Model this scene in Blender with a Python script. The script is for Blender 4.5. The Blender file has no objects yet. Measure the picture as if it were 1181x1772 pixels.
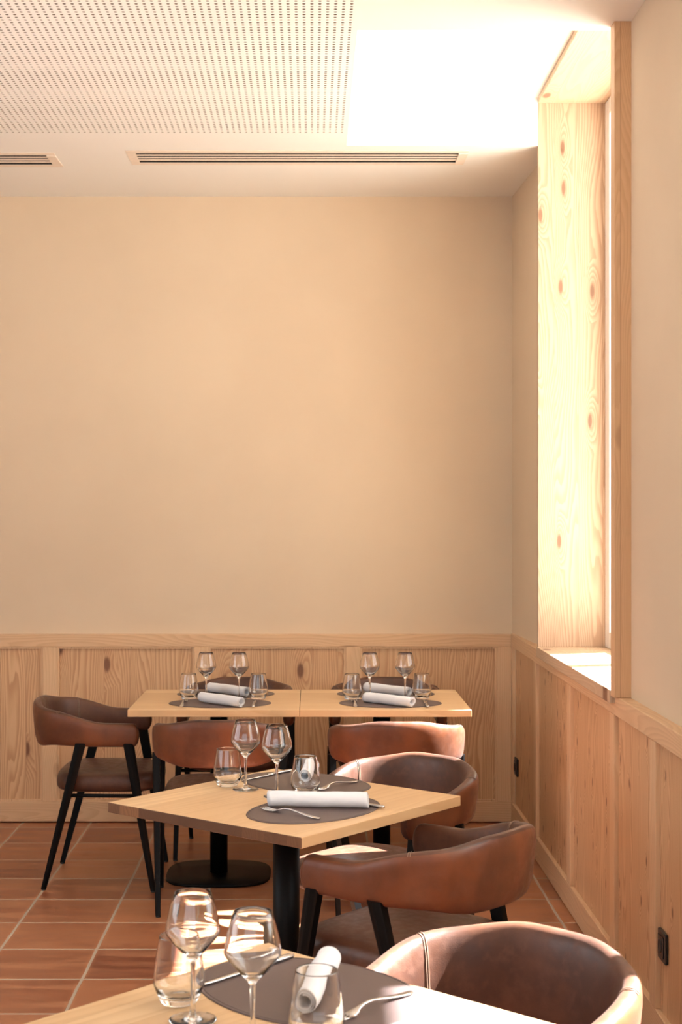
import bpy, bmesh, math, random
from mathutils import Vector, Matrix
random.seed(7)
S = bpy.context.scene
COL = S.collection
PI = math.pi

# ------------------------------------------------------------------ camera
FPX = 2550.0
cam_d = bpy.data.cameras.new('camera')
cam = bpy.data.objects.new('camera', cam_d)
COL.objects.link(cam)
cam.location = (0, 0, 1.54)
cam.rotation_euler = (PI / 2, 0, 0)
cam_d.sensor_fit = 'VERTICAL'
cam_d.sensor_height = 36.0
cam_d.lens = FPX / 1772 * 36.0
cam_d.shift_x = (590.5 - 540) / 1772
cam_d.shift_y = (890 - 886) / 1772
cam_d.clip_start = 0.05
cam_d.dof.use_dof = True
cam_d.dof.focus_distance = 4.6
cam_d.dof.aperture_fstop = 10
S.camera = cam

# ------------------------------------------------------------------ light
world = bpy.data.worlds.new('world')
S.world = world
world.use_nodes = True
bg = world.node_tree.nodes['Background']
bg.inputs[0].default_value = (0.86, 0.93, 1.0, 1)
bg.inputs[1].default_value = 1.0

SUN = Vector((1.0, 0.25, 1.25))
sd = bpy.data.lights.new('sun', 'SUN')
sd.energy = 98
sd.angle = math.radians(0.6)
sd.color = (1.0, 1.0, 1.0)
so = bpy.data.objects.new('sun', sd)
COL.objects.link(so)
so.rotation_euler = SUN.to_track_quat('Z', 'Y').to_euler()
so.location = (6, 3, 8)

def area(name, loc, direction, sx, sy, power, color=(1, 1, 1)):
    d = bpy.data.lights.new(name, 'AREA')
    d.shape = 'RECTANGLE'
    d.size = sx
    d.size_y = sy
    d.energy = power
    d.color = color
    o = bpy.data.objects.new(name, d)
    COL.objects.link(o)
    o.location = loc
    o.rotation_euler = Vector(direction).to_track_quat('-Z', 'Y').to_euler()
    return o
# daylight in the two right-wall windows; the left and rear lamps are added fill
area('daylight_window_1', (1.46, 5.68, 2.2), (-1, 0, 0.0), 1.4, 2.3, 26, (0.95, 0.98, 1.0))
area('daylight_window_2', (1.46, 2.80, 2.2), (-1, 0, 0.0), 1.4, 2.3, 42, (0.92, 0.97, 1.0))
area('fill_left', (-3.9, 3.0, 1.9), (1, 0, 0.0), 3.4, 1.9, 46, (0.93, 0.97, 1.0))
area('fill_rear', (-0.9, -1.7, 2.1), (0, 1, 0.3), 4.2, 1.6, 30, (0.86, 0.94, 1.0))

S.view_settings.view_transform = 'Standard'
S.view_settings.look = 'None'
S.view_settings.gamma = 1
S.view_settings.use_curve_mapping = False
S.view_settings.exposure = 0.10
cy = S.cycles
cy.max_bounces = 20
cy.diffuse_bounces = 5
cy.glossy_bounces = 5
cy.transmission_bounces = 20
cy.transparent_max_bounces = 20
cy.sample_clamp_indirect = 6
cy.use_denoising = True

# ------------------------------------------------------------------ materials
class N:
    """small helper around a node tree"""
    def __init__(s, name):
        s.m = bpy.data.materials.new(name)
        s.m.use_nodes = True
        s.t = s.m.node_tree
        s.t.nodes.clear()
        s.out = s.t.nodes.new('ShaderNodeOutputMaterial')
    def n(s, typ, **kw):
        x = s.t.nodes.new(typ)
        for k, v in kw.items():
            setattr(x, k, v)
        return x
    def set(s, sock, v):
        if isinstance(v, bpy.types.NodeSocket):
            s.t.links.new(v, sock)
        elif v is not None:
            if sock.type == 'RGBA' and len(v) == 3:
                v = (*v, 1)
            sock.default_value = v
    def math(s, op, a, b=None, c=None, clamp=False):
        x = s.n('ShaderNodeMath', operation=op, use_clamp=clamp)
        s.set(x.inputs[0], a)
        if b is not None: s.set(x.inputs[1], b)
        if c is not None: s.set(x.inputs[2], c)
        return x.outputs[0]
    def mix(s, f, a, b, blend='MIX'):
        x = s.n('ShaderNodeMix', data_type='RGBA', blend_type=blend)
        s.set(x.inputs[0], f); s.set(x.inputs[6], a); s.set(x.inputs[7], b)
        return x.outputs[2]
    def ramp(s, f, a, b, lo=0.0, hi=1.0):
        x = s.n('ShaderNodeMapRange', interpolation_type='SMOOTHSTEP')
        s.set(x.inputs[0], f)
        x.inputs[1].default_value = a; x.inputs[2].default_value = b
        x.inputs[3].default_value = lo; x.inputs[4].default_value = hi
        return x.outputs[0]
    def comb(s, x_, y_, z_):
        x = s.n('ShaderNodeCombineXYZ')
        s.set(x.inputs[0], x_); s.set(x.inputs[1], y_); s.set(x.inputs[2], z_)
        return x.outputs[0]
    def noise(s, vec, scale, detail=2, rough=0.5, out=0):
        x = s.n('ShaderNodeTexNoise')
        if vec is not None: s.set(x.inputs['Vector'], vec)
        x.inputs['Scale'].default_value = scale
        x.inputs['Detail'].default_value = detail
        x.inputs['Roughness'].default_value = rough
        return x.outputs[out]
    def coords(s):
        t = s.n('ShaderNodeTexCoord')
        sp = s.n('ShaderNodeSeparateXYZ')
        s.t.links.new(t.outputs['Object'], sp.inputs[0])
        return t.outputs['Object'], sp.outputs[0], sp.outputs[1], sp.outputs[2]
    def bsdf(s, color, rough=0.5, metal=0.0, bump=None, bump_s=0.2, bump_d=0.002, spec=None, **kw):
        p = s.n('ShaderNodeBsdfPrincipled')
        s.set(p.inputs['Base Color'], color)
        s.set(p.inputs['Roughness'], rough)
        p.inputs['Metallic'].default_value = metal
        if spec is not None: p.inputs['Specular IOR Level'].default_value = spec
        for k, v in kw.items():
            s.set(p.inputs[k.replace('_', ' ')], v)
        if bump is not None:
            b = s.n('ShaderNodeBump')
            b.inputs['Strength'].default_value = bump_s
            b.inputs['Distance'].default_value = bump_d
            s.set(b.inputs['Height'], bump)
            s.t.links.new(b.outputs[0], p.inputs['Normal'])
        s.t.links.new(p.outputs[0], s.out.inputs[0])
        return s.m

def wood(name, across, along, light, dark, knot, board=0.11, rings=20.0, knots=1.0, rough=0.5,
         contrast=1.0, tint=0.18, kscale=(5.0, 2.2)):
    """softwood boards; across/along pick object axes 'x' 'y' 'z'"""
    a = N(name)
    vec, x, y, z = a.coords()
    ax = {'x': x, 'y': y, 'z': z}
    other = [k for k in 'xyz' if k not in (across, along)][0]
    u, v, w = ax[across], ax[along], ax[other]
    bi = a.math('FLOOR', a.math('DIVIDE', u, board))
    wn = a.n('ShaderNodeTexWhiteNoise', noise_dimensions='1D')
    a.set(wn.inputs['W'], a.math('ADD', bi, 0.37))
    rnd = wn.outputs['Value']
    off = a.math('MULTIPLY', rnd, 37.0)
    # knots : sparse stretched cells
    kv = a.comb(a.math('MULTIPLY', u, kscale[0]), a.math('MULTIPLY', a.math('ADD', v, off), kscale[1]), off)
    vo = a.n('ShaderNodeTexVoronoi', voronoi_dimensions='2D')
    a.set(vo.inputs['Vector'], kv)
    vo.inputs['Scale'].default_value = 1.0
    d = vo.outputs['Distance']
    sp = a.n('ShaderNodeSeparateColor')
    a.t.links.new(vo.outputs['Color'], sp.inputs[0])
    present = a.math('GREATER_THAN', sp.outputs[0], 0.62)
    halo = a.math('MULTIPLY', a.ramp(d, 0.0, 0.42, 1.0, 0.0), present)
    core = a.math('MULTIPLY', a.ramp(d, 0.05, 0.11, 1.0, 0.0), present)
    # slow field whose contour lines are the growth rings
    fv = a.comb(a.math('MULTIPLY', u, 6.0), a.math('MULTIPLY', a.math('ADD', v, off), 0.75), a.math('ADD', off, a.math('MULTIPLY', w, 5.0)))
    slow = a.noise(fv, 1.0, 1.5, 0.45)
    f = a.math('ADD', a.math('MULTIPLY', slow, 1.1), a.math('MULTIPLY', halo, 0.20 * knots))
    f = a.math('ADD', f, a.math('MULTIPLY', u, 3.2))
    wob = a.noise(a.comb(a.math('MULTIPLY', u, 60.0), a.math('MULTIPLY', v, 5.0), off), 1.0, 2)
    f = a.math('ADD', f, a.math('MULTIPLY', wob, 0.03))
    r = a.math('FRACT', a.math('MULTIPLY', f, rings))
    line = a.math('MULTIPLY', a.ramp(r, 0.15, 0.85), a.ramp(r, 0.9, 1.0, 1.0, 0.0))
    fine = a.noise(a.comb(a.math('MULTIPLY', u, 420.0), a.math('MULTIPLY', v, 9.0), a.math('MULTIPLY', w, 420.0)), 1.0, 2)
    amt = a.math('MULTIPLY', line, 0.62 * contrast)
    amt = a.math('ADD', amt, a.math('MULTIPLY', a.math('SUBTRACT', fine, 0.5), 0.35 * contrast), clamp=True)
    c = a.mix(amt, light, dark)
    # board to board colour
    c = a.mix(a.math('MULTIPLY', rnd, tint), c, dark)
    c = a.mix(a.math('MULTIPLY', a.ramp(d, 0.04, 0.24, 0.4, 0.0), a.math('MULTIPLY', present, knots)), c, dark)
    c = a.mix(a.math('MULTIPLY', core, 0.85 * min(1, knots)), c, knot)
    seam = a.math('ABSOLUTE', a.math('SUBTRACT', a.math('FRACT', a.math('DIVIDE', u, board)), 0.5))
    c = a.mix(a.ramp(seam, 0.488, 0.5, 0.0, 0.35), c, knot)
    return a.bsdf(c, rough, bump=a.math('SUBTRACT', fine, line), bump_s=0.15, bump_d=0.001)

PL, PD, PK = (0.68, 0.445, 0.255), (0.41, 0.20, 0.095), (0.15, 0.055, 0.028)
M = {}
M['panel_back'] = wood('larch_panel_back', 'x', 'z', PL, PD, PK, 0.13)
M['rail_back'] = wood('larch_rail_back', 'z', 'x', (0.71, 0.485, 0.295), (0.50, 0.29, 0.16), PK, 0.12, knots=0.5, contrast=0.6, kscale=(9, 1.6))
M['stile_back'] = wood('larch_stile_back', 'x', 'z', (0.71, 0.485, 0.295), (0.52, 0.31, 0.17), PK, 0.3, knots=0.3, contrast=0.5)
M['panel_side'] = wood('larch_panel_side', 'y', 'z', PL, PD, PK, 0.13, kscale=(13, 5.5))
M['rail_side'] = wood('larch_rail_side', 'z', 'y', (0.71, 0.485, 0.295), (0.50, 0.29, 0.16), PK, 0.12, knots=0.3, contrast=0.6)
M['stile_side'] = wood('larch_stile_side', 'y', 'z', (0.71, 0.485, 0.295), (0.52, 0.31, 0.17), PK, 0.3, knots=0.3, contrast=0.5)
M['jamb'] = wood('larch_jamb', 'x', 'z', (0.54, 0.385, 0.265), (0.33, 0.19, 0.115), (0.17, 0.075, 0.04), 0.105, rings=24, contrast=1.0, kscale=(9, 2.6))
M['sill'] = wood('larch_sill', 'x', 'y', (0.60, 0.45, 0.31), (0.45, 0.29, 0.18), PK, 0.13, contrast=0.7)
M['post'] = wood('larch_post', 'x', 'z', (0.68, 0.44, 0.25), (0.46, 0.245, 0.12), PK, 0.2, rings=38, knots=0.3, contrast=0.5)
M['table'] = wood('oak_table', 'y', 'x', (0.70, 0.49, 0.28), (0.52, 0.31, 0.15), (0.24, 0.11, 0.04), 0.075, rings=9, knots=0.15, contrast=0.7, rough=0.38, tint=0.55)

M['endgrain'] = wood('oak_end_grain', 'y', 'x', (0.27, 0.125, 0.05), (0.09, 0.038, 0.016), (0.10, 0.045, 0.02), 0.075, rings=30, knots=0.1, contrast=0.5, rough=0.5, tint=0.95)

def plaster(name, c1, c2, bump_s=0.12):
    a = N(name)
    vec, x, y, z = a.coords()
    n1 = a.noise(vec, 1.3, 4, 0.55)
    n2 = a.noise(vec, 9.0, 5, 0.6)
    c = a.mix(a.ramp(n1, 0.35, 0.65), c1, c2)
    return a.bsdf(c, 0.9, bump=n2, bump_s=bump_s, bump_d=0.003, spec=0.2)
M['plaster'] = plaster('lime_plaster', (0.66, 0.535, 0.395), (0.69, 0.565, 0.42))
M['white'] = plaster('ceiling_paint', (0.85, 0.835, 0.80), (0.86, 0.845, 0.81), 0.03)

def simple(name, color, rough=0.5, metal=0.0, **kw):
    a = N(name)
    vec, x, y, z = a.coords()
    n = a.noise(vec, 35.0, 3)
    c = a.mix(n, tuple(k * 0.9 for k in color), tuple(min(1, k * 1.1) for k in color))
    return a.bsdf(c, rough, metal, **kw)
M['black_metal'] = simple('black_powder_coat', (0.003, 0.0028, 0.003), 0.45, spec=0.14)
M['steel'] = simple('polished_steel', (0.62, 0.60, 0.58), 0.18, 1.0)
M['vent'] = simple('vent_enamel', (0.80, 0.70, 0.60), 0.5)
M['dark'] = simple('dark_void', (0.02, 0.015, 0.012), 0.9)
M['felt'] = simple('acoustic_felt', (0.26, 0.22, 0.175), 0.95)
M['plastic'] = simple('black_plastic', (0.012, 0.012, 0.012), 0.35)
M['window_paint'] = simple('white_window_paint', (0.80, 0.78, 0.74), 0.4)
M['outside'] = simple('outside_render', (0.55, 0.50, 0.42), 0.9)
M['glide'] = simple('rubber_glide', (0.02, 0.02, 0.02), 0.6)

def leather(name='brown_leather', k=1.0, kg=1.0):
    a = N(name)
    vec, x, y, z = a.coords()
    n1 = a.noise(vec, 7.0, 4, 0.6)
    n2 = a.noise(vec, 40.0, 4, 0.6)
    vo = a.n('ShaderNodeTexVoronoi'); a.set(vo.inputs['Vector'], vec); vo.inputs['Scale'].default_value = 450
    c = a.mix(a.ramp(n1, 0.3, 0.7), (0.054 * k, 0.021 * kg, 0.013), (0.098 * k, 0.036 * kg, 0.018))
    c = a.mix(a.ramp(n2, 0.45, 0.75, 0, 0.35), c, (0.14, 0.058, 0.034))
    r = a.ramp(n2, 0.3, 0.7, 0.36, 0.5)
    return a.bsdf(c, r, bump=a.math('ADD', vo.outputs['Distance'], a.math('MULTIPLY', n2, 1.5)), bump_s=0.12, bump_d=0.001, spec=0.42, Sheen_Weight=0.03, Sheen_Roughness=0.5)
M['leather_back'] = leather('cognac_bounce_leather', 1.7, 1.4)
M['leather'] = leather()
M['thread'] = simple('seam_thread', (0.20, 0.12, 0.08), 0.6)

def mat_placemat():
    a = N('taupe_placemat')
    vec, x, y, z = a.coords()
    vo = a.n('ShaderNodeTexVoronoi'); a.set(vo.inputs['Vector'], vec); vo.inputs['Scale'].default_value = 500
    n = a.noise(vec, 6.0, 3)
    c = a.mix(n, (0.085, 0.056, 0.053), (0.105, 0.070, 0.064))
    return a.bsdf(c, 0.5, bump=vo.outputs['Distance'], bump_s=0.15, bump_d=0.0006)
M['placemat'] = mat_placemat()
M['mat_edge'] = simple('placemat_edge', (0.05, 0.035, 0.032), 0.5)

def linen():
    a = N('white_linen')
    vec, x, y, z = a.coords()
    w1 = a.math('SINE', a.math('MULTIPLY', x, 5000.0))
    w2 = a.math('SINE', a.math('MULTIPLY', y, 5000.0))
    n = a.noise(vec, 30.0, 3)
    c = a.mix(n, (0.74, 0.75, 0.79), (0.82, 0.83, 0.87))
    return a.bsdf(c, 0.85, bump=n, bump_s=0.3, bump_d=0.002, spec=0.2)
M['linen'] = linen()

def glass():
    a = N('clear_glass')
    g = a.n('ShaderNodeBsdfGlass')
    g.inputs['Color'].default_value = (1, 1, 1, 1)
    g.inputs['Roughness'].default_value = 0.0
    g.inputs['IOR'].default_value = 1.5
    a.t.links.new(g.outputs[0], a.out.inputs[0])
    return a.m
M['glass'] = glass()

def pane():
    a = N('window_pane')
    t = a.n('ShaderNodeBsdfTransparent'); t.inputs[0].default_value = (0.97, 0.98, 0.98, 1)
    g = a.n('ShaderNodeBsdfGlossy'); g.inputs['Roughness'].default_value = 0.02
    mx = a.n('ShaderNodeMixShader'); mx.inputs[0].default_value = 0.06
    a.t.links.new(t.outputs[0], mx.inputs[1]); a.t.links.new(g.outputs[0], mx.inputs[2])
    a.t.links.new(mx.outputs[0], a.out.inputs[0])
    return a.m
M['pane'] = pane()

def tiles():
    a = N('terracotta_tiles')
    vec, x, y, z = a.coords()
    PX, PY = 0.341, 0.3372
    X0, Y0 = -0.762, 5.554
    u = a.math('DIVIDE', a.math('SUBTRACT', x, X0), PX)
    v = a.math('DIVIDE', a.math('SUBTRACT', y, Y0), PY)
    # slightly uneven hand-made edges
    wv = a.noise(vec, 6.0, 2)
    uw = a.math('ADD', u, a.math('MULTIPLY', a.math('SUBTRACT', wv, 0.5), 0.02))
    vw = a.math('ADD', v, a.math('MULTIPLY', a.math('SUBTRACT', wv, 0.5), 0.02))
    iu, iv = a.math('FLOOR', u), a.math('FLOOR', v)
    wn = a.n('ShaderNodeTexWhiteNoise', noise_dimensions='2D')
    a.set(wn.inputs['Vector'], a.comb(iu, iv, 0.0))
    sp = a.n('ShaderNodeSeparateColor'); a.t.links.new(wn.outputs['Color'], sp.inputs[0])
    eu = a.math('ABSOLUTE', a.math('SUBTRACT', a.math('FRACT', a.math('ADD', uw, 0.5)), 0.5))
    ev = a.math('ABSOLUTE', a.math('SUBTRACT', a.math('FRACT', a.math('ADD', vw, 0.5)), 0.5))
    e = a.math('MINIMUM', eu, ev)
    grout = a.ramp(e, 0.012, 0.018, 1.0, 0.0)
    edge = a.ramp(e, 0.015, 0.06, 1.0, 0.0)
    # streaks inside each tile, direction random
    st = a.noise(a.comb(a.math('ADD', a.math('MULTIPLY', x, 2.5), a.math('MULTIPLY', sp.outputs[1], 9)), a.math('MULTIPLY', y, 14.0), a.math('MULTIPLY', sp.outputs[2], 20)), 1.0, 4, 0.6)
    cl = a.noise(vec, 5.0, 4, 0.6)
    c = a.mix(a.ramp(sp.outputs[0], 0, 1), (0.19, 0.056, 0.030), (0.38, 0.150, 0.070))
    c = a.mix(a.ramp(st, 0.38, 0.68, 0, 0.75), c, (0.41, 0.19, 0.10))
    c = a.mix(a.ramp(cl, 0.5, 0.75, 0, 0.6), c, (0.21, 0.062, 0.034))
    c = a.mix(a.math('MULTIPLY', edge, 0.25), c, (0.55, 0.26, 0.13))
    c = a.mix(grout, c, (0.42, 0.35, 0.28))
    r = a.math('ADD', a.ramp(st, 0.3, 0.7, 0.28, 0.42), a.math('MULTIPLY', grout, 0.5))
    h = a.math('SUBTRACT', a.math('MULTIPLY', cl, 0.25), grout)
    return a.bsdf(c, r, bump=h, bump_s=0.5, bump_d=0.003)
M['tiles'] = tiles()

# ------------------------------------------------------------------ mesh helpers
def link(name, bm, mat, parent=None, smooth=False, loc=None, rotz=0.0):
    me = bpy.data.meshes.new(name)
    bmesh.ops.recalc_face_normals(bm, faces=bm.faces[:]) if smooth != 'keep' else None
    bm.to_mesh(me); bm.free()
    me.materials.append(mat)
    if smooth:
        for p in me.polygons: p.use_smooth = True
    o = bpy.data.objects.new(name, me)
    COL.objects.link(o)
    if parent is not None: o.parent = parent
    if loc is not None: o.location = loc
    if rotz: o.rotation_euler = (0, 0, rotz)
    return o
def tag(o, label=None, cat=None, group=None, kind=None):
    if label: o['label'] = label
    if cat: o['category'] = cat
    if group: o['group'] = group
    if kind: o['kind'] = kind
    return o
def empty(name, loc, rotz=0.0):
    o = bpy.data.objects.new(name, None)
    o.empty_display_size = 0.1
    o.location = loc
    o.rotation_euler = (0, 0, rotz)
    COL.objects.link(o)
    return o
def struct(o):
    o['kind'] = 'structure'
    return o
def box(bm, x0, x1, y0, y1, z0, z1, bevel=0.0, seg=2):
    vs = [bm.verts.new((x, y, z)) for x in (x0, x1) for y in (y0, y1) for z in (z0, z1)]
    q = [(0, 1, 3, 2), (4, 6, 7, 5), (0, 4, 5, 1), (2, 3, 7, 6), (0, 2, 6, 4), (1, 5, 7, 3)]
    fs = [bm.faces.new([vs[i] for i in f]) for f in q]
    bmesh.ops.recalc_face_normals(bm, faces=fs)
    if bevel:
        es = list({e for f in fs for e in f.edges})
        bmesh.ops.bevel(bm, geom=es, offset=bevel, segments=seg, affect='EDGES', profile=0.5)
def boxo(name, dims, mat, parent=None, bevel=0.0, loc=None):
    bm = bmesh.new()
    box(bm, *dims, bevel=bevel)
    return link(name, bm, mat, parent, loc=loc)
def lathe_bm(profile, seg=48):
    bm = bmesh.new()
    rings = []
    for r, z in profile:
        if r < 1e-6:
            rings.append([bm.verts.new((0, 0, z))])
        else:
            rings.append([bm.verts.new((r * math.cos(2 * PI * i / seg), r * math.sin(2 * PI * i / seg), z)) for i in range(seg)])
    for a, b in zip(rings, rings[1:]):
        for i in range(seg):
            j = (i + 1) % seg
            if len(a) == 1 and len(b) == 1: continue
            if len(a) == 1: bm.faces.new((a[0], b[j], b[i]))
            elif len(b) == 1: bm.faces.new((a[i], a[j], b[0]))
            else: bm.faces.new((a[i], a[j], b[j], b[i]))
    return bm
def loft(bm, rings, close=True, cap=True):
    vr = [[bm.verts.new(p) for p in r] for r in rings]
    n = len(vr[0])
    for a, b in zip(vr, vr[1:]):
        for i in range(n if close else n - 1):
            j = (i + 1) % n
            bm.faces.new((a[i], a[j], b[j], b[i]))
    if cap:
        bm.faces.new(list(reversed(vr[0])))
        bm.faces.new(vr[-1])
    return vr
def tube(bm, pts, rad, seg=8, cap=True):
    pts = [Vector(p) for p in pts]
    rings = []
    for i, p in enumerate(pts):
        t = (pts[min(i + 1, len(pts) - 1)] - pts[max(i - 1, 0)]).normalized()
        up = Vector((0, 0, 1)) if abs(t.z) < 0.9 else Vector((1, 0, 0))
        a = t.cross(up).normalized(); b = t.cross(a).normalized()
        r = rad[i] if isinstance(rad, (list, tuple)) else rad
        rings.append([p + a * r * math.cos(2 * PI * k / seg) + b * r * math.sin(2 * PI * k / seg) for k in range(seg)])
    loft(bm, rings, cap=cap)
def rect_minus(x0, x1, y0, y1, holes):
    xs = sorted({x0, x1, *[h[0] for h in holes], *[h[1] for h in holes]})
    ys = sorted({y0, y1, *[h[2] for h in holes], *[h[3] for h in holes]})
    xs = [x for x in xs if x0 <= x <= x1]; ys = [y for y in ys if y0 <= y <= y1]
    out = []
    for a, b in zip(xs, xs[1:]):
        run = None
        for c, d in zip(ys, ys[1:]):
            mx, my = (a + b) / 2, (c + d) / 2
            hole = any(h[0] < mx < h[1] and h[2] < my < h[3] for h in holes)
            if hole:
                if run: out.append((a, b, *run)); run = None
            else:
                run = (run[0], d) if run else (c, d)
        if run: out.append((a, b, *run))
    return out

# ------------------------------------------------------------------ room shell
ZC = 3.136
WX = 1.035                      # plaster face of the window wall
YB = 7.40
XL, YF = -3.6, -1.4
# floor
boxf = boxo('floor', (XL - 0.3, 1.9, YF - 0.3, YB + 0.3, -0.12, 0.0), M['tiles']); struct(boxf)
struct(boxo('wall_back', (XL - 0.3, 2.0, YB, YB + 0.3, 0, 3.7), M['plaster']))
# windows of the window wall: (Y near, Y far)
WIN = [(4.83, 6.38), (1.96, 3.51)]
SILL, HEAD = 0.965, 3.32
CXO = 0.980
bm = bmesh.new()
# wall in Y/Z with window holes, from plaster face outward 0.7 m
for (a, b, c, d) in rect_minus(YF - 0.3, 6.62, 0, 3.7, [(w[0] - 0.03, w[1] + 0.03, SILL - 0.04, HEAD + 0.03) for w in WIN]):
    box(bm, WX, 1.31, a, b, c, d)
for (a, b, c, d) in rect_minus(YF - 0.3, YB + 0.3, 0, 4.0, [(w[0] + 0.02, w[1] - 0.14, SILL + 0.02, HEAD - 0.05) for w in WIN]):
    box(bm, 1.42, 1.75, a, b, c, d)  # unseen outer leaf, its opening narrowed to cut off sun at the far side
for (a, b, c, d) in rect_minus(YF - 0.3, YB + 0.3, 0, 4.0, [(w[0] - 0.0, w[1] + 0.0, SILL, HEAD) for w in WIN]):
    box(bm, 1.31, 1.42, a, b, c, d)
# last stretch to the corner runs very slightly inward
vs = [bm.verts.new(p) for p in ((WX, 6.62, 0), (1.007, YB, 0), (1.31, YB, 0), (1.31, 6.62, 0), (WX, 6.62, 3.7), (1.007, YB, 3.7), (1.31, YB, 3.7), (1.31, 6.62, 3.7))]
for f in ((0, 1, 2, 3), (7, 6, 5, 4), (0, 4, 5, 1), (1, 5, 6, 2), (2, 6, 7, 3), (3, 7, 4, 0)):
    bm.faces.new([vs[i] for i in f])
struct(link('wall_right', bm, M['plaster']))
# unseen left and rear walls, with window openings added for the fill lamps
bm = bmesh.new()
for (a, b, c, d) in rect_minus(YF - 0.3, YB + 0.3, 0, 3.7, [(1.3, 4.7, 0.95, 2.85)]):
    box(bm, XL - 0.25, XL, a, b, c, d)
struct(link('wall_left', bm, M['plaster']))
bm = bmesh.new()
for (a, b, c, d) in rect_minus(XL - 0.25, 1.9, 0, 3.7, [(-3.0, 1.2, 0.7, 2.9)]):
    box(bm, a, b, YF - 0.25, YF, c, d)
struct(link('wall_front', bm, M['plaster']))

# ceiling with a raised pocket over the tall window, vent slots and a perforated field
PERF = (-2.20, 0.1375, 3.42, 6.17)
OPEN = (0.15, 1.10, 4.86, 6.38)
V1 = (-0.79, 0.66, 6.495, 6.695)
V2 = (-2.62, -1.17, 6.535, 6.735)
bm = bmesh.new()
for (a, b, c, d) in rect_minus(XL, WX + 0.01, YF, YB, [PERF, OPEN, V1, V2, (CXO, 1.2, 6.37, 6.4081), (CXO, 1.2, 4.769, 4.83)]):
    box(bm, a, b, c, d, ZC, ZC + 0.02)
# pocket walls and top
box(bm, 0.13, 0.15, 4.84, 6.40, ZC + 0.02, 3.345)
box(bm, CXO + 0.006, 1.10, 4.86, 6.38, HEAD + 0.0255, 3.35)
box(bm, 0.13, CXO, 6.38, 6.40, ZC + 0.02, 3.345)
box(bm, 0.13, WX, 4.84, 4.86, ZC + 0.02, 3.345)
box(bm, 0.13, 1.10, 4.84, 6.40, 3.345, 3.365)
ceil = struct(link('ceiling', bm, M['white']))
# perforated field : real round holes
bm = bmesh.new()
P = 0.025; R = 0.0056
nx = int(round((PERF[1] - PERF[0]) / P)); ny = int(round((PERF[3] - PERF[2]) / P))
me = bpy.data.meshes.new('perforated_panel')
V, F = [], []
oct_ = [(math.cos(PI / 4 * k + PI / 4), math.sin(PI / 4 * k + PI / 4)) for k in range(8)]
cor = [(1, 1), (0, 1), (-1, 1), (-1, 0), (-1, -1), (0, -1), (1, -1), (1, 0)]
for i in range(nx):
    for j in range(ny):
        cx = PERF[1] - (i + 0.5) * P; cyy = PERF[3] - (j + 0.5) * P
        b = len(V)
        for k in range(8): V.append((cx + cor[k][0] * P / 2, cyy + cor[k][1] * P / 2, ZC))
        for k in range(8): V.append((cx + oct_[k][0] * R, cyy + oct_[k][1] * R, ZC))
        for k in range(8): V.append((cx + oct_[k][0] * R, cyy + oct_[k][1] * R, ZC + 0.012))
        for k in range(8):
            l = (k + 1) % 8
            F.append((b + k, b + 8 + k, b + 8 + l, b + l))
            F.append((b + 8 + k, b + 16 + k, b + 16 + l, b + 8 + l))
me.from_pydata(V, [], F); me.materials.append(M['white']); me.materials.append(M['felt'])
for i_, p_ in enumerate(me.polygons): p_.material_index = i_ % 2  # hole walls take the felt colour, painting their shade darker
o = bpy.data.objects.new('perforated_panel', me); COL.objects.link(o); o.parent = ceil
boxo('felt_backing', (PERF[0], PERF[1], PERF[2], PERF[3], ZC + 0.012, ZC + 0.02), M['felt'], ceil)
# cover over the void so no sky leaks in
struct(boxo('ceiling', (XL - 0.3, 2.0, YF - 0.3, YB + 0.3, 3.7, 3.8), M['outside']))
struct(boxo('trim_sun_overhang', (1.75, 2.75, YF - 0.3, YB + 0.6, 4.02, 4.15), M['outside']))  # unseen overhang added, sized to cut off the high sun
struct(boxo('floor', (1.75, 12, -6, 16, -0.35, -0.12), M['outside']))

# air vents
def vent(rect, label):
    x0, x1, y0, y1 = rect
    t = empty('air_vent', ((x0 + x1) / 2, (y0 + y1) / 2, ZC))
    tag(t, label, 'vent', 'linear air vents in the ceiling')
    hx, hy = (x1 - x0) / 2, (y1 - y0) / 2
    bm = bmesh.new()
    F_ = 0.03
    box(bm, -hx - F_, hx + F_, -hy - F_, -hy + 0.012, -0.002, 0.0)
    box(bm, -hx - F_, hx + F_, hy - 0.012, hy + F_, -0.002, 0.0)
    box(bm, -hx - F_, -hx + 0.01, -hy + 0.012, hy - 0.012, -0.002, 0.0)
    box(bm, hx - 0.01, hx + F_, -hy + 0.012, hy - 0.012, -0.006, 0.0)
    link('frame', bm, M['vent'], t)
    n = 4
    span = 2 * (hy - 0.012)
    pitch = span / n
    for k in range(n - 1):
        yc = -hy + 0.012 + (k + 1) * pitch
        boxo('slat', (-hx + 0.01, hx - 0.01, yc - 0.0125, yc + 0.0125, 0.0, 0.0012), M['vent'], t)
    bm = bmesh.new()
    box(bm, -hx, hx, -hy, hy, 0.026, 0.03)
    box(bm, -hx, hx, hy - 0.011, hy - 0.001, 0.001, 0.026)
    box(bm, -hx, hx, -hy + 0.001, -hy + 0.011, 0.001, 0.026)
    link('duct_shade', bm, M['dark'], t)  # near-black liner paints the shade inside the slots
    return t
vent(V1, 'long slotted air vent in the ceiling, the one fully in view')
vent(V2, 'slotted air vent cut off by the left edge of the photo')

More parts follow.
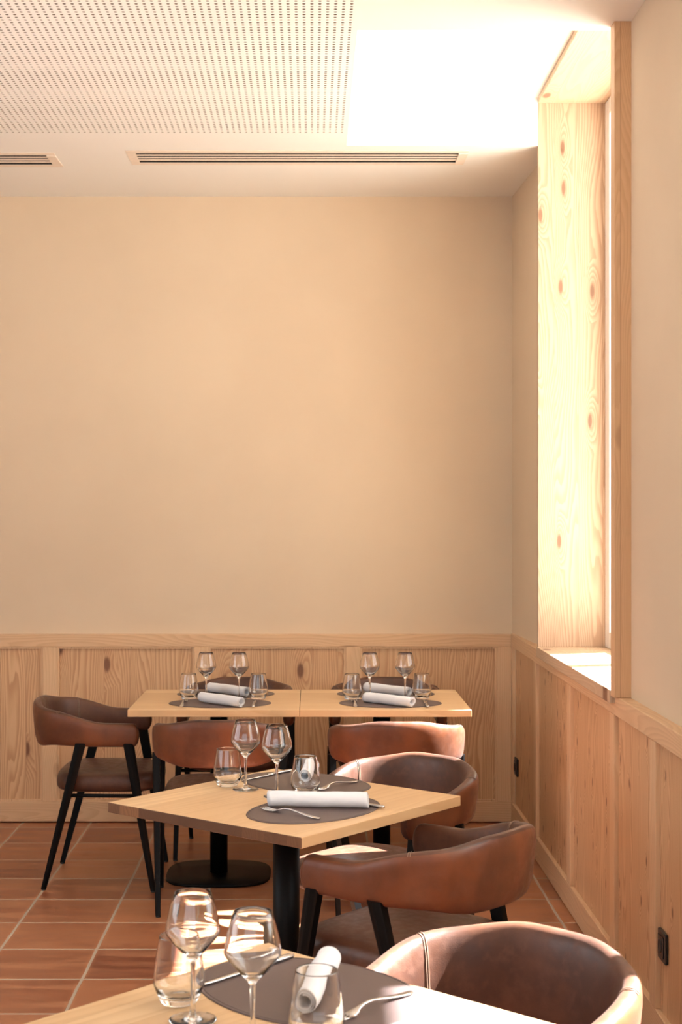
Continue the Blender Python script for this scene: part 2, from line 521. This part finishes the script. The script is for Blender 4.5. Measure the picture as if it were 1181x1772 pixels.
# ------------------------------------------------------------------ wainscot
def wains_top_back():
    t = struct(empty('trim_1', (0, 0, 0)))
    fy = YB - 0.045
    boxo('top_rail', (-3.0, 0.998, fy, YB, 0.878, 0.940), M['rail_back'], t, 0.003)
    boxo('bottom_rail', (-3.0, 0.998, fy, YB, 0.006, 0.106), M['rail_back'], t, 0.003)
    cs = [-2.822, -2.065, -1.309, -0.551, 0.206]
    for c in cs:
        boxo('stile', (c - 0.037, c + 0.037, fy, YB, 0.106, 0.878), M['stile_back'], t, 0.003)
    boxo('stile', (0.925, 0.998, fy, YB, 0.106, 0.878), M['stile_back'], t, 0.003)
    edges = [-3.0] + sum([[c - 0.037, c + 0.037] for c in cs], []) + [0.925]
    for a, b in zip(edges[::2], edges[1::2]):
        boxo('panel', (a, b, fy + 0.018, YB, 0.106, 0.878), M['panel_back'], t)
        bm = bmesh.new()
        box(bm, a, b, fy + 0.006, fy + 0.019, 0.868, 0.878)
        box(bm, a, b, fy + 0.006, fy + 0.019, 0.106, 0.116)
        box(bm, a, a + 0.009, fy + 0.006, fy + 0.019, 0.116, 0.868)
        box(bm, b - 0.009, b, fy + 0.006, fy + 0.019, 0.116, 0.868)
        link('bead', bm, M['stile_back'], t)
wains_top_back()
FX = 0.995
def wains_side():
    t = struct(empty('trim_2', (0, 0, 0)))
    yl = -1.0
    boxo('top_rail', (FX, WX + 0.03, yl, 7.355, 0.880, 0.945), M['rail_side'], t, 0.003)
    boxo('bottom_rail', (FX, WX + 0.03, yl, 7.355, 0.004, 0.106), M['rail_side'], t, 0.003)
    cs = [6.58, 5.715, 4.89, 4.305, 3.50, 2.70, 1.90, 1.10, 0.30, -0.50]
    w = 0.036
    for c in cs:
        boxo('stile', (FX, WX + 0.03, c - w, c + w, 0.106, 0.880), M['stile_side'], t, 0.003)
    boxo('stile', (FX, WX + 0.03, 7.31, 7.355, 0.106, 0.880), M['stile_side'], t, 0.003)
    edges = [7.31] + sum([[c + w, c - w] for c in cs], []) + [yl]
    for a, b in zip(edges[::2], edges[1::2]):
        boxo('panel', (FX + 0.016, WX + 0.03, b, a, 0.106, 0.880), M['panel_side'], t)
wains_side()
# skirting gap line stays real: a thin dark joint under the bottom rails
# ------------------------------------------------------------------ window
def window(idx, y0, y1):
    t = struct(empty('window_%d' % idx, (0, 0, 0)))
    cx0 = CXO
    boxo('far_jamb', (cx0, 1.31, y1, y1 + 0.028, SILL, HEAD + 0.02), M['jamb'], t, 0.002)
    boxo('near_jamb', (cx0, 1.31, y0 - 0.06, y0, 0.9455, HEAD + 0.02), M['post'], t, 0.002)
    boxo('head_lining', (cx0, 1.31, y0, y1, HEAD, HEAD + 0.025), M['sill'], t, 0.002)
    boxo('sill_board', (cx0 - 0.004, 1.33, y0, y1 + 0.028, SILL - 0.045, SILL), M['sill'], t, 0.003)
    fx0, fx1 = 1.27, 1.34
    bm = bmesh.new()
    f = 0.07
    for a, b, c, d in ((y0, y0 + f, SILL, HEAD), (y1 - 0.09, y1, SILL, HEAD), (y0 + f, y1 - 0.09, SILL, SILL + 0.07), (y0 + f, y1 - 0.09, HEAD - f, HEAD),
                       ((y0 + y1) / 2 + 0.02, (y0 + y1) / 2 + 0.09, SILL + 0.07, HEAD - f)):
        box(bm, fx0, fx1, a, b, c, d, 0.004)
    link('window_frame', bm, M['window_paint'], t)
    boxo('pane', (1.30, 1.306, y0 + f, y1 - 0.09, SILL + 0.07, HEAD - f), M['pane'], t)
window(1, *WIN[0])
window(2, *WIN[1])
def fill_window(idx, dims, axis):  # unseen window frames added around the fill lamps
    t = struct(empty('window_%d' % idx, (0, 0, 0)))
    a0, a1, z0, z1 = dims
    bm = bmesh.new()
    n = 3
    def bx_(p, q, r, s_):
        if axis == 'y': box(bm, XL - 0.15, XL - 0.08, p, q, r, s_, 0.004)
        else: box(bm, p, q, YF - 0.15, YF - 0.08, r, s_, 0.004)
    for k in range(n + 1):
        c = a0 + (a1 - a0) * k / n
        bx_(max(a0, c - 0.035), min(a1, c + 0.035), z0, z1)
    bx_(a0 + 0.035, a1 - 0.035, z0, z0 + 0.07); bx_(a0 + 0.035, a1 - 0.035, z1 - 0.07, z1)
    link('window_frame', bm, M['window_paint'], t)
fill_window(3, (1.3, 4.7, 0.95, 2.85), 'y')
fill_window(4, (-3.0, 1.2, 0.7, 2.9), 'x')

# ------------------------------------------------------------------ wall sockets
def socket(y, z, label):
    t = empty('wall_socket', (FX + 0.016, y, z))
    tag(t, label, 'socket', 'black square sockets in the wainscot')
    bm = bmesh.new(); box(bm, -0.011, -0.001, -0.043, 0.043, -0.043, 0.043, 0.003)
    link('cover_plate', bm, M['plastic'], t)
    bm = bmesh.new()
    # raised ring with a recessed round well
    box(bm, -0.0145, -0.0109, -0.030, 0.030, -0.030, 0.030, 0.002)
    link('insert', bm, M['plastic'], t)
    lb = lathe_bm([(0.0, 0.0), (0.017, 0.0), (0.019, 0.0015), (0.020, 0.0015), (0.020, 0.0), (0.0205, -0.001)], 24)
    bmesh.ops.rotate(lb, verts=lb.verts[:], cent=(0, 0, 0), matrix=Matrix.Rotation(-PI / 2, 3, 'Y'))
    bmesh.ops.translate(lb, verts=lb.verts[:], vec=(-0.0147, 0, 0))
    link('socket_ring', lb, M['glide'], t, True)
socket(4.215, 0.305, 'black square power socket low on the panel near the right edge')
socket(7.235, 0.300, 'small black power socket near the room corner')

# ------------------------------------------------------------------ armchair
def sgnpow(v, p):
    return math.copysign(abs(v) ** p, v)
def smooth(t):
    t = max(0, min(1, t)); return t * t * (3 - 2 * t)
def band_station(s):
    """s in [-1,1] along the U; returns centre point, outward normal, z bottom, z top, thickness"""
    xa, xc, a, b = 0.152, -0.055, 0.210, 0.240
    L1 = xa - xc
    L2 = 0.5 * PI * (a + b) / 2 * 2      # half ellipse length roughly
    tot = 2 * L1 + L2
    d = (s + 1) / 2 * tot
    side = 1
    if d < L1:
        x, y = xa - d, b; nx_, ny_ = 0, 1
    elif d > L1 + L2:
        x, y = xa - (tot - d), -b; nx_, ny_ = 0, -1
    else:
        th = (d - L1) / L2 * PI
        p = 0.86
        x = xc - a * sgnpow(math.sin(th), p); y = b * sgnpow(math.cos(th), p)
        nx_, ny_ = -math.sin(th) / a, math.cos(th) / b
        l = math.hypot(nx_, ny_); nx_ /= l; ny_ /= l
    # arms toe in slightly toward the front
    k = max(0, (x - xc)) / L1
    back = smooth((0.035 - x) / 0.225)
    zt = 0.688 + (0.074 - 0.026 * smooth((abs(y) - 0.06) / 0.17)) * back - 0.004 * k
    zb = 0.588 - (0.012 - 0.016 * smooth((abs(y) - 0.12) / 0.11)) * back
    th_ = 0.046 + 0.006 * k
    return x, y, nx_, ny_, zb, zt, th_, back
def band_ring(s, scale=1.0, shift=0.0, n=24, grow=0.0):
    x, y, nx_, ny_, zb, zt, th_, back = band_station(s)
    x += shift
    cz, hz, ht = (zb + zt) / 2, (zt - zb) / 2 * scale + grow, th_ / 2 * (0.35 + 0.65 * scale) + grow
    if scale < 1: cz = (zb + zt) / 2 - 0.004 * (1 - scale)
    ring = []
    for k in range(n):
        a = 2 * PI * k / n
        du = sgnpow(math.cos(a), 0.72) * ht
        dz = sgnpow(math.sin(a), 0.62) * hz
        z = cz + dz
        lean = 0.018 * back * (z - zb) / (zt - zb) - 0.006 * back
        ring.append((x + nx_ * (du + lean), y + ny_ * (du + lean), z))
    return ring
def leg_bm(top, bot, out):
    top, bot = Vector(top), Vector(bot)
    bm = bmesh.new()
    rings = []
    for k in range(9):
        f = k / 8
        p = top.lerp(bot, f)
        w = 0.021 * (1 - f) + 0.0105 * f       # half width fore-aft
        d = 0.0135 * (1 - f) + 0.0085 * f      # half depth
        # folded section with a shallow ridge on the outer face
        rings.append([p + Vector(v) for v in ((-w, -d * out, 0), (-w, d * 0.75 * out, 0), (-w * 0.72, d * out, 0), (-w * 0.10, d * 1.28 * out, 0), (w * 0.10, d * 1.28 * out, 0), (w * 0.72, d * out, 0), (w, d * 0.75 * out, 0), (w, -d * out, 0))])
    loft(bm, rings)
    return bm
LEGS = [((-0.060, 0.250, 0.604), (-0.215, 0.228, 0.006)), ((0.135, 0.250, 0.604), (0.238, 0.262, 0.006)),
        ((-0.060, -0.250, 0.604), (-0.215, -0.228, 0.006)), ((0.135, -0.250, 0.604), (0.238, -0.262, 0.006))]
def make_chair(loc, rotz):
    t = empty('armchair', loc, rotz)
    # upholstered wrap-around band
    bm = bmesh.new()
    rings = []
    for q in (0.12, 0.45, 0.70, 0.87, 0.97):
        rings.append(band_ring(-1, q, 0.026 * math.sqrt(1 - q * q) ))
    ns = 72
    for k in range(ns + 1): rings.append(band_ring(-1 + 2 * k / ns))
    for q in (0.97, 0.87, 0.70, 0.45, 0.12):
        rings.append(band_ring(1, q, 0.026 * math.sqrt(1 - q * q)))
    loft(bm, rings)
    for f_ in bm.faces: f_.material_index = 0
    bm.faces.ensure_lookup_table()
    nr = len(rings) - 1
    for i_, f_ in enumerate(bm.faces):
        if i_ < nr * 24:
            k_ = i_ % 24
            if k_ <= 3 or k_ >= 19: f_.material_index = 1     # redder outside: part hide tone, part warm bounce light in the colour
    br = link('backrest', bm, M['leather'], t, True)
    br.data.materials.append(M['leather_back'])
    # the two stitched seams where the arms join the back
    for sg in (-1, 1):
        bm = bmesh.new()
        rr = band_ring(0.47 * sg, 1.0, 0.0, 32, 0.0008)
        r2 = band_ring(0.480 * sg, 1.0, 0.0, 32, 0.0006)
        for r_ in (rr, r2):
            pts = [Vector(p) for p in r_][5:25]      # over the top and down the inside
            tube(bm, pts, 0.0011, 5, cap=False)
        link('seam', bm, M['thread'], t, True)
    # seat cushion
    bm = bmesh.new()
    rings = []
    prof = [(0.60, 0.396), (0.90, 0.397), (0.965, 0.403), (0.993, 0.415), (1.0, 0.430), (0.995, 0.446), (0.97, 0.461), (0.92, 0.470), (0.80, 0.475), (0.5, 0.479), (0.2, 0.480)]
    for sc_, z in prof:
        ring = []
        for k in range(48):
            a = 2 * PI * k / 48
            ring.append((0.035 + 0.220 * sc_ * sgnpow(math.cos(a), 0.50), 0.228 * sc_ * sgnpow(math.sin(a), 0.50), z))
        rings.append(ring)
    loft(bm, rings)
    link('seat', bm, M['leather'], t, True)
    # steel ring under the seat carrying the legs
    bm = bmesh.new()
    z = 0.390
    def at_leg(i):
        a, b = Vector(LEGS[i][0]), Vector(LEGS[i][1])
        f = (a.z - z) / (a.z - b.z)
        p = a.lerp(b, f); return p
    c = [at_leg(i) for i in (0, 1, 3, 2)]
    for i in range(4):
        tube(bm, [c[i], c[(i + 1) % 4]], 0.0075, 10)
    link('seat_frame', bm, M['black_metal'], t, True)
    for top, bot in LEGS:
        lg = link('leg', leg_bm(top, bot, 1 if top[1] > 0 else -1), M['black_metal'], t)
        g = lathe_bm([(0, 0.0), (0.0095, 0.0), (0.010, 0.001), (0.010, 0.0065), (0, 0.0065)], 16)
        bmesh.ops.translate(g, verts=g.verts[:], vec=(bot[0], bot[1], 0))
        link('glide', g, M['glide'], lg, True)
    return t
def copy_tree(o, parent=None):
    c = o.copy(); COL.objects.link(c)
    if parent is not None: c.parent = parent
    for ch in list(o.children): copy_tree(ch, c)
    return c
CH = [
    (-0.885, 6.27, 0, 'brown leather armchair side-on at the left end of the back table', 'chairs at the back tables'),
    (-0.360, 5.85, 90, 'brown leather armchair with its back to us, before the left half of the back table', 'chairs at the back tables'),
    (0.330, 5.81, 90, 'brown leather armchair before the right half of the back table, sun along its rim', 'chairs at the back tables'),
    (-0.345, 6.79, 270, 'brown armchair behind the left half of the back table, only its rim above the top', 'chairs at the back tables'),
    (0.345, 6.79, 270, 'brown armchair behind the right half of the back table, only its rim above the top', 'chairs at the back tables'),
    (0.215, 4.58, 227, 'brown leather armchair with open front to us behind the middle diamond-set table, sunlit left arm', 'chairs at the middle table'),
    (0.27, 3.80, 140, 'dark brown leather armchair seen from behind, pushed under the right of the middle table', 'chairs at the middle table'),
    (0.27, 2.57, 225, 'nearest brown leather armchair, sunlit rim, at the bottom right corner', 'chairs at the near table'),
]
proto = None
for i, (x, y, a, lab, grp) in enumerate(CH):
    if proto is None:
        o = proto = make_chair((x, y, 0), math.radians(a))
    else:
        o = copy_tree(proto)
        o.location = (x, y, 0); o.rotation_euler = (0, 0, math.radians(a))
    tag(o, lab, 'chair', grp)

# ------------------------------------------------------------------ tables
TH = 0.75
def make_table(loc, rotz, half=0.35):
    t = empty('dining_table', loc, rotz)
    bm = bmesh.new(); box(bm, -half, half, -half, half, TH - 0.028, TH, 0.0018)
    tt = link('tabletop', bm, M['table'], t)
    tt.data.materials.append(M['endgrain'])
    for p in tt.data.polygons:
        if abs(p.normal.x) > 0.9: p.material_index = 1
    bm = lathe_bm([(0, 0.012), (0.037, 0.012), (0.037, 0.700), (0, 0.700)], 40)
    o = link('pole', bm, M['black_metal'], t, True)
    bm = bmesh.new()
    def ring(sc_, z): return [(0.222 * sc_ * sgnpow(math.cos(2 * PI * k / 64), 0.62), 0.222 * sc_ * sgnpow(math.sin(2 * PI * k / 64), 0.62), z) for k in range(64)]
    loft(bm, [ring(0.97, 0), ring(1.0, 0.002), ring(1.0, 0.010), ring(0.985, 0.013), ring(0.5, 0.0145)])
    link('foot_plate', bm, M['black_metal'], t, True)
    bm = bmesh.new()
    box(bm, -0.20, 0.20, -0.020, 0.020, 0.695, TH - 0.028, 0.002)
    box(bm, -0.020, 0.020, -0.20, 0.20, 0.695, TH - 0.028, 0.002)
    box(bm, -0.06, 0.06, -0.06, 0.06, 0.690, 0.700, 0.002)
    link('mounting_cross', bm, M['black_metal'], t)
    return t
TB = [(-0.3975, 6.295, 0, 'square oak table on a black pole, left half of the joined back pair', 0.3485),
      (0.2985, 6.295, 0, 'square oak table on a black pole, right half of the joined back pair', 0.3465),
      (-0.071, 4.090, 50.4, 'square oak table set cornerwise in the middle of the room', 0.35),
      (-0.050, 2.205, 47.5, 'nearest oak table, its far corner entering from the bottom edge', 0.35)]
tp = None
for x, y, a, lab, h in TB:
    if tp is None: o = tp = make_table((x, y, 0), math.radians(a), 0.3475)
    else:
        o = copy_tree(tp); o.location = (x, y, 0); o.rotation_euler = (0, 0, math.radians(a))
    tag(o, lab, 'table', 'square dining tables')

# ------------------------------------------------------------------ table settings
def placemat(x, y, rot, lab, a=0.215, b=0.155):
    t = empty('placemat', (x, y, TH), rot)
    def ring(k_, z, n=72): return [((a - k_) * math.cos(2 * PI * i / n), (b - k_) * math.sin(2 * PI * i / n), z) for i in range(n)]
    bm = bmesh.new(); loft(bm, [ring(0.0002, 0.0002), ring(0.0, 0.001), ring(0.0008, 0.002), ring(0.004, 0.0024)])
    link('mat', bm, M['placemat'], t, False)
    bm = bmesh.new()
    tube(bm, [(*p[:2], 0.0024) for p in ring(0.006, 0)] + [(a - 0.006, 0, 0.0024)], 0.0005, 4, cap=False)
    link('edge_stitching', bm, M['mat_edge'], t)
    return tag(t, lab, 'placemat', 'oval taupe placemats')
ZM = TH + 0.0026

def napkin(x, y, rot, lab, length=0.25, seed=0):
    rnd = random.Random(seed)
    bm = bmesh.new()
    turns, n = 2.6, 70
    r0, r1 = 0.0125, 0.0225
    outl, inl = [], []
    for k in range(n + 1):
        f = k / n
        a = -PI / 2 + 2 * PI * turns * (f - 1) + 0.25
        r = r0 + (r1 - r0) * f
        outl.append((r * math.cos(a), r * math.sin(a)))
        inl.append(((r - 0.0024) * math.cos(a), (r - 0.0024) * math.sin(a)))
    sec = outl + inl[::-1]
    rings = []
    m = 26
    for j in range(m + 1):
        u = -1 + 2 * j / m
        xx = u * length / 2
        wob = 0.0007 * math.sin(5 * u + seed) + 0.0005 * math.sin(13 * u + seed * 2)
        flat = 0.97 + 0.015 * math.sin(3 * u + seed)
        ring = []
        for q, (c, s_) in enumerate(sec):
            end = 0.003 * math.sin(q * 0.21 + seed) * abs(u) ** 6
            ring.append((xx + end, c * 1.02 + wob, s_ * flat + r1 + wob * 0.5 + 0.0004))
        rings.append(ring)
    vr = loft(bm, rings, cap=False)
    for ring in (vr[0], vr[-1]):
        L = len(ring)
        for k in range(n):
            bm.faces.new((ring[k], ring[k + 1], ring[L - 2 - k], ring[L - 1 - k]))
    o = link('rolled_napkin', bm, M['linen'], None, True, (x, y, ZM), rot)
    return tag(o, lab, 'napkin', 'white rolled napkins')

def prof_strip(bm, pts, thick):
    """pts: (x along, half width, z, arch) -> closed flat bar"""
    rings = []
    for x, w, z in pts:
        rings.append([(x, -w, z), (x, -w * 0.6, z - thick * 0.5), (x, w * 0.6, z - thick * 0.5), (x, w, z), (x, w * 0.6, z + thick * 0.6), (x, -w * 0.6, z + thick * 0.6)])
    loft(bm, rings)
def fork_bm():
    bm = bmesh.new()
    # x=-0.1 handle end ... x=+0.1 tine tips
    pts = [(-0.102, 0.003, 0.0025), (-0.098, 0.0075, 0.0025), (-0.085, 0.0090, 0.0028), (-0.06, 0.0070, 0.005), (-0.03, 0.0045, 0.0095), (0.0, 0.0032, 0.0135), (0.02, 0.0032, 0.0125), (0.033, 0.0055, 0.009), (0.042, 0.0105, 0.0055), (0.052, 0.0122, 0.0038), (0.060, 0.0122, 0.0032)]
    prof_strip(bm, pts, 0.0024)
    for k in range(4):
        yc = (-1.5 + k) * 0.0068
        tube(bm, [(0.058, yc, 0.0034), (0.072, yc, 0.0034), (0.086, yc, 0.0052), (0.100, yc * 0.97, 0.0088)], [0.0019, 0.0017, 0.0015, 0.0008], 6)
    return bm
def knife_bm():
    bm = bmesh.new()
    prof_strip(bm, [(-0.115, 0.003, 0.0036), (-0.111, 0.0072, 0.0036), (-0.09, 0.0085, 0.0038), (-0.04, 0.0068, 0.0036), (-0.008, 0.0058, 0.0034)], 0.0062)
    rings = []
    for x, lo, hi in ((-0.010, -0.0055, 0.0055), (0.0, -0.006, 0.0065), (0.03, -0.0082, 0.0068), (0.07, -0.0092, 0.0068), (0.095, -0.0078, 0.0060), (0.108, -0.0040, 0.0045), (0.113, 0.0005, 0.0025)):
        rings.append([(x, lo, 0.0030), (x, (lo + hi) / 2, 0.0022), (x, hi, 0.0022), (x, hi, 0.0044), (x, (lo + hi) / 2, 0.0044)])
    loft(bm, rings)
    return bm
FK = link('fork', fork_bm(), M['steel'], None, True)
KN = link('table_knife', knife_bm(), M['steel'], None, True)
used = {'f': False, 'k': False}
def put(src, key, x, y, rot, lab, cat, grp):
    o = src if not used[key] else src.copy()
    if used[key]: COL.objects.link(o)
    used[key] = True
    o.location = (x, y, ZM); o.rotation_euler = (0, 0, rot)
    return tag(o, lab, cat, grp)

def wine(x, y, lab):
    t = empty('wine_glass', (x, y, TH + 0.0005))
    foot = lathe_bm([(0, 0.0016), (0.02, 0.0008), (0.034, 0.0), (0.0368, 0.0006), (0.0375, 0.0014), (0.0365, 0.0024), (0.028, 0.0029), (0.014, 0.0040), (0.0075, 0.0072), (0.0048, 0.0145)], 56)
    link('foot', foot, M['glass'], t, 'keep')
    stem = lathe_bm([(0.0048, 0.0145), (0.0038, 0.030), (0.0035, 0.055), (0.0038, 0.078), (0.0048, 0.091)], 24)
    link('stem', stem, M['glass'], t, 'keep')
    bowl = lathe_bm([(0.0048, 0.091), (0.0078, 0.0965), (0.014, 0.1025), (0.024, 0.1130), (0.034, 0.1245), (0.0405, 0.1330), (0.0428, 0.1375), (0.0430, 0.1410), (0.0424, 0.1470), (0.0405, 0.1580), (0.0372, 0.1720), (0.0332, 0.1860), (0.0292, 0.1990), (0.0288, 0.1997), (0.0281, 0.1997), (0.0279, 0.1990),
                      (0.0320, 0.1858), (0.0360, 0.1718), (0.0393, 0.1578), (0.0411, 0.1470), (0.0416, 0.1412), (0.0413, 0.1382), (0.0392, 0.1342), (0.0327, 0.1262), (0.0227, 0.1150), (0.012, 0.1058), (0.005, 0.1035), (0, 0.1030)], 64)
    link('bowl', bowl, M['glass'], t, 'keep')
    return tag(t, lab, 'glass', 'stemmed wine glasses')
def tumbler(x, y, lab):
    bm = lathe_bm([(0, 0.0012), (0.020, 0.0006), (0.0262, 0.0), (0.0288, 0.0012), (0.0320, 0.0070), (0.0372, 0.0180), (0.0410, 0.0285), (0.0420, 0.0345), (0.0417, 0.0400), (0.0398, 0.0560), (0.0365, 0.0800), (0.0322, 0.1060), (0.0318, 0.1078), (0.0311, 0.1084), (0.0305, 0.1078),
                   (0.0308, 0.1060), (0.0350, 0.0800), (0.0383, 0.0560), (0.0402, 0.0400), (0.0404, 0.0345), (0.0393, 0.0292), (0.0352, 0.0200), (0.0290, 0.0135), (0.018, 0.0105), (0, 0.0098)], 64)
    o = link('tumbler', bm, M['glass'], None, 'keep', (x, y, TH + 0.0005))
    return tag(o, lab, 'glass', 'stemless water tumblers')

R_ = math.radians
def setting(mx, my, face, nap, who, rot=None, fork=True, knife=True, a=0.215, b=0.155, fo=0.125, ko=0.145, koff=0.0, foff=0.0):
    f = R_(face)
    fx, fy = math.cos(f), math.sin(f)
    lx, ly = -fy, fx
    placemat(mx, my, f + PI / 2, 'oval taupe placemat ' + who, a, b)
    napkin(nap[0], nap[1], R_(nap[2]), 'white napkin roll lying on the placemat ' + who, nap[3], nap[4])
    put(FK, 'f', mx + lx * fo + fx * foff, my + ly * fo + fy * foff, f, 'steel fork on the placemat ' + who, 'fork', 'steel forks')
    put(KN, 'k', mx - lx * ko + fx * koff, my - ly * ko + fy * koff, f, 'steel knife on the placemat ' + who, 'knife', 'steel table knives')
setting(-0.384, 6.160, 90, (-0.376, 6.095, -45, 0.25, 1), 'at the front of the left back table', fo=0.150, foff=-0.04, koff=-0.04)
setting(-0.378, 6.476, 270, (-0.366, 6.445, -46, 0.25, 2), 'at the far side of the left back table')
setting(0.3285, 6.160, 90, (0.318, 6.095, -43, 0.25, 3), 'at the front of the right back table', fo=0.150, foff=-0.04, koff=-0.04)
setting(0.325, 6.476, 270, (0.330, 6.440, -46, 0.25, 4), 'at the far side of the right back table')
setting(0.006, 3.945, 140.4, (0.017, 3.962, -5, 0.268, 5), 'at the near side of the middle table', a=0.215, b=0.150, fo=0.100, ko=0.120, koff=-0.03, foff=0.0)
setting(-0.020, 4.333, 230.4, (-0.010, 4.40, 84, 0.20, 6), 'at the far side of the middle table', b=0.150, ko=0.150, fo=0.115)
setting(-0.004, 2.440, 227.5, (0.0085, 2.427, 80, 0.235, 7), 'on the nearest table', ko=0.145, fo=0.135)

wine(-0.451, 6.285, 'stemmed wine glass on the left back table, the left one')
wine(-0.311, 6.285, 'stemmed wine glass on the left back table, the right one')
tumbler(-0.527, 6.300, 'stemless tumbler on the left back table, left of the two wine glasses')
tumbler(-0.229, 6.300, 'stemless tumbler on the left back table, right of the two wine glasses')
wine(0.247, 6.285, 'stemmed wine glass on the right back table, the left one')
wine(0.398, 6.285, 'stemmed wine glass on the right back table, the right one')
tumbler(0.171, 6.290, 'stemless tumbler on the right back table, left of the two wine glasses')
tumbler(0.470, 6.300, 'stemless tumbler on the right back table, right of the two wine glasses')
wine(-0.190, 4.225, 'stemmed wine glass on the middle table, the left and taller-looking one')
wine(-0.098, 4.120, 'stemmed wine glass on the middle table, right of the other stemmed one')
tumbler(-0.245, 4.286, 'stemless tumbler leftmost on the middle table')
tumbler(-0.018, 4.150, 'stemless tumbler on the middle table with the napkin seen through it')
wine(-0.186, 2.300, 'stemmed wine glass on the nearest table, the left and farther one')
wine(-0.088, 2.190, 'stemmed wine glass on the nearest table, the right and closer one')
tumbler(-0.215, 2.385, 'stemless tumbler on the nearest table, behind the left stemmed glass')
tumbler(0.007, 2.205, 'stemless tumbler on the nearest table in front of the napkin roll')
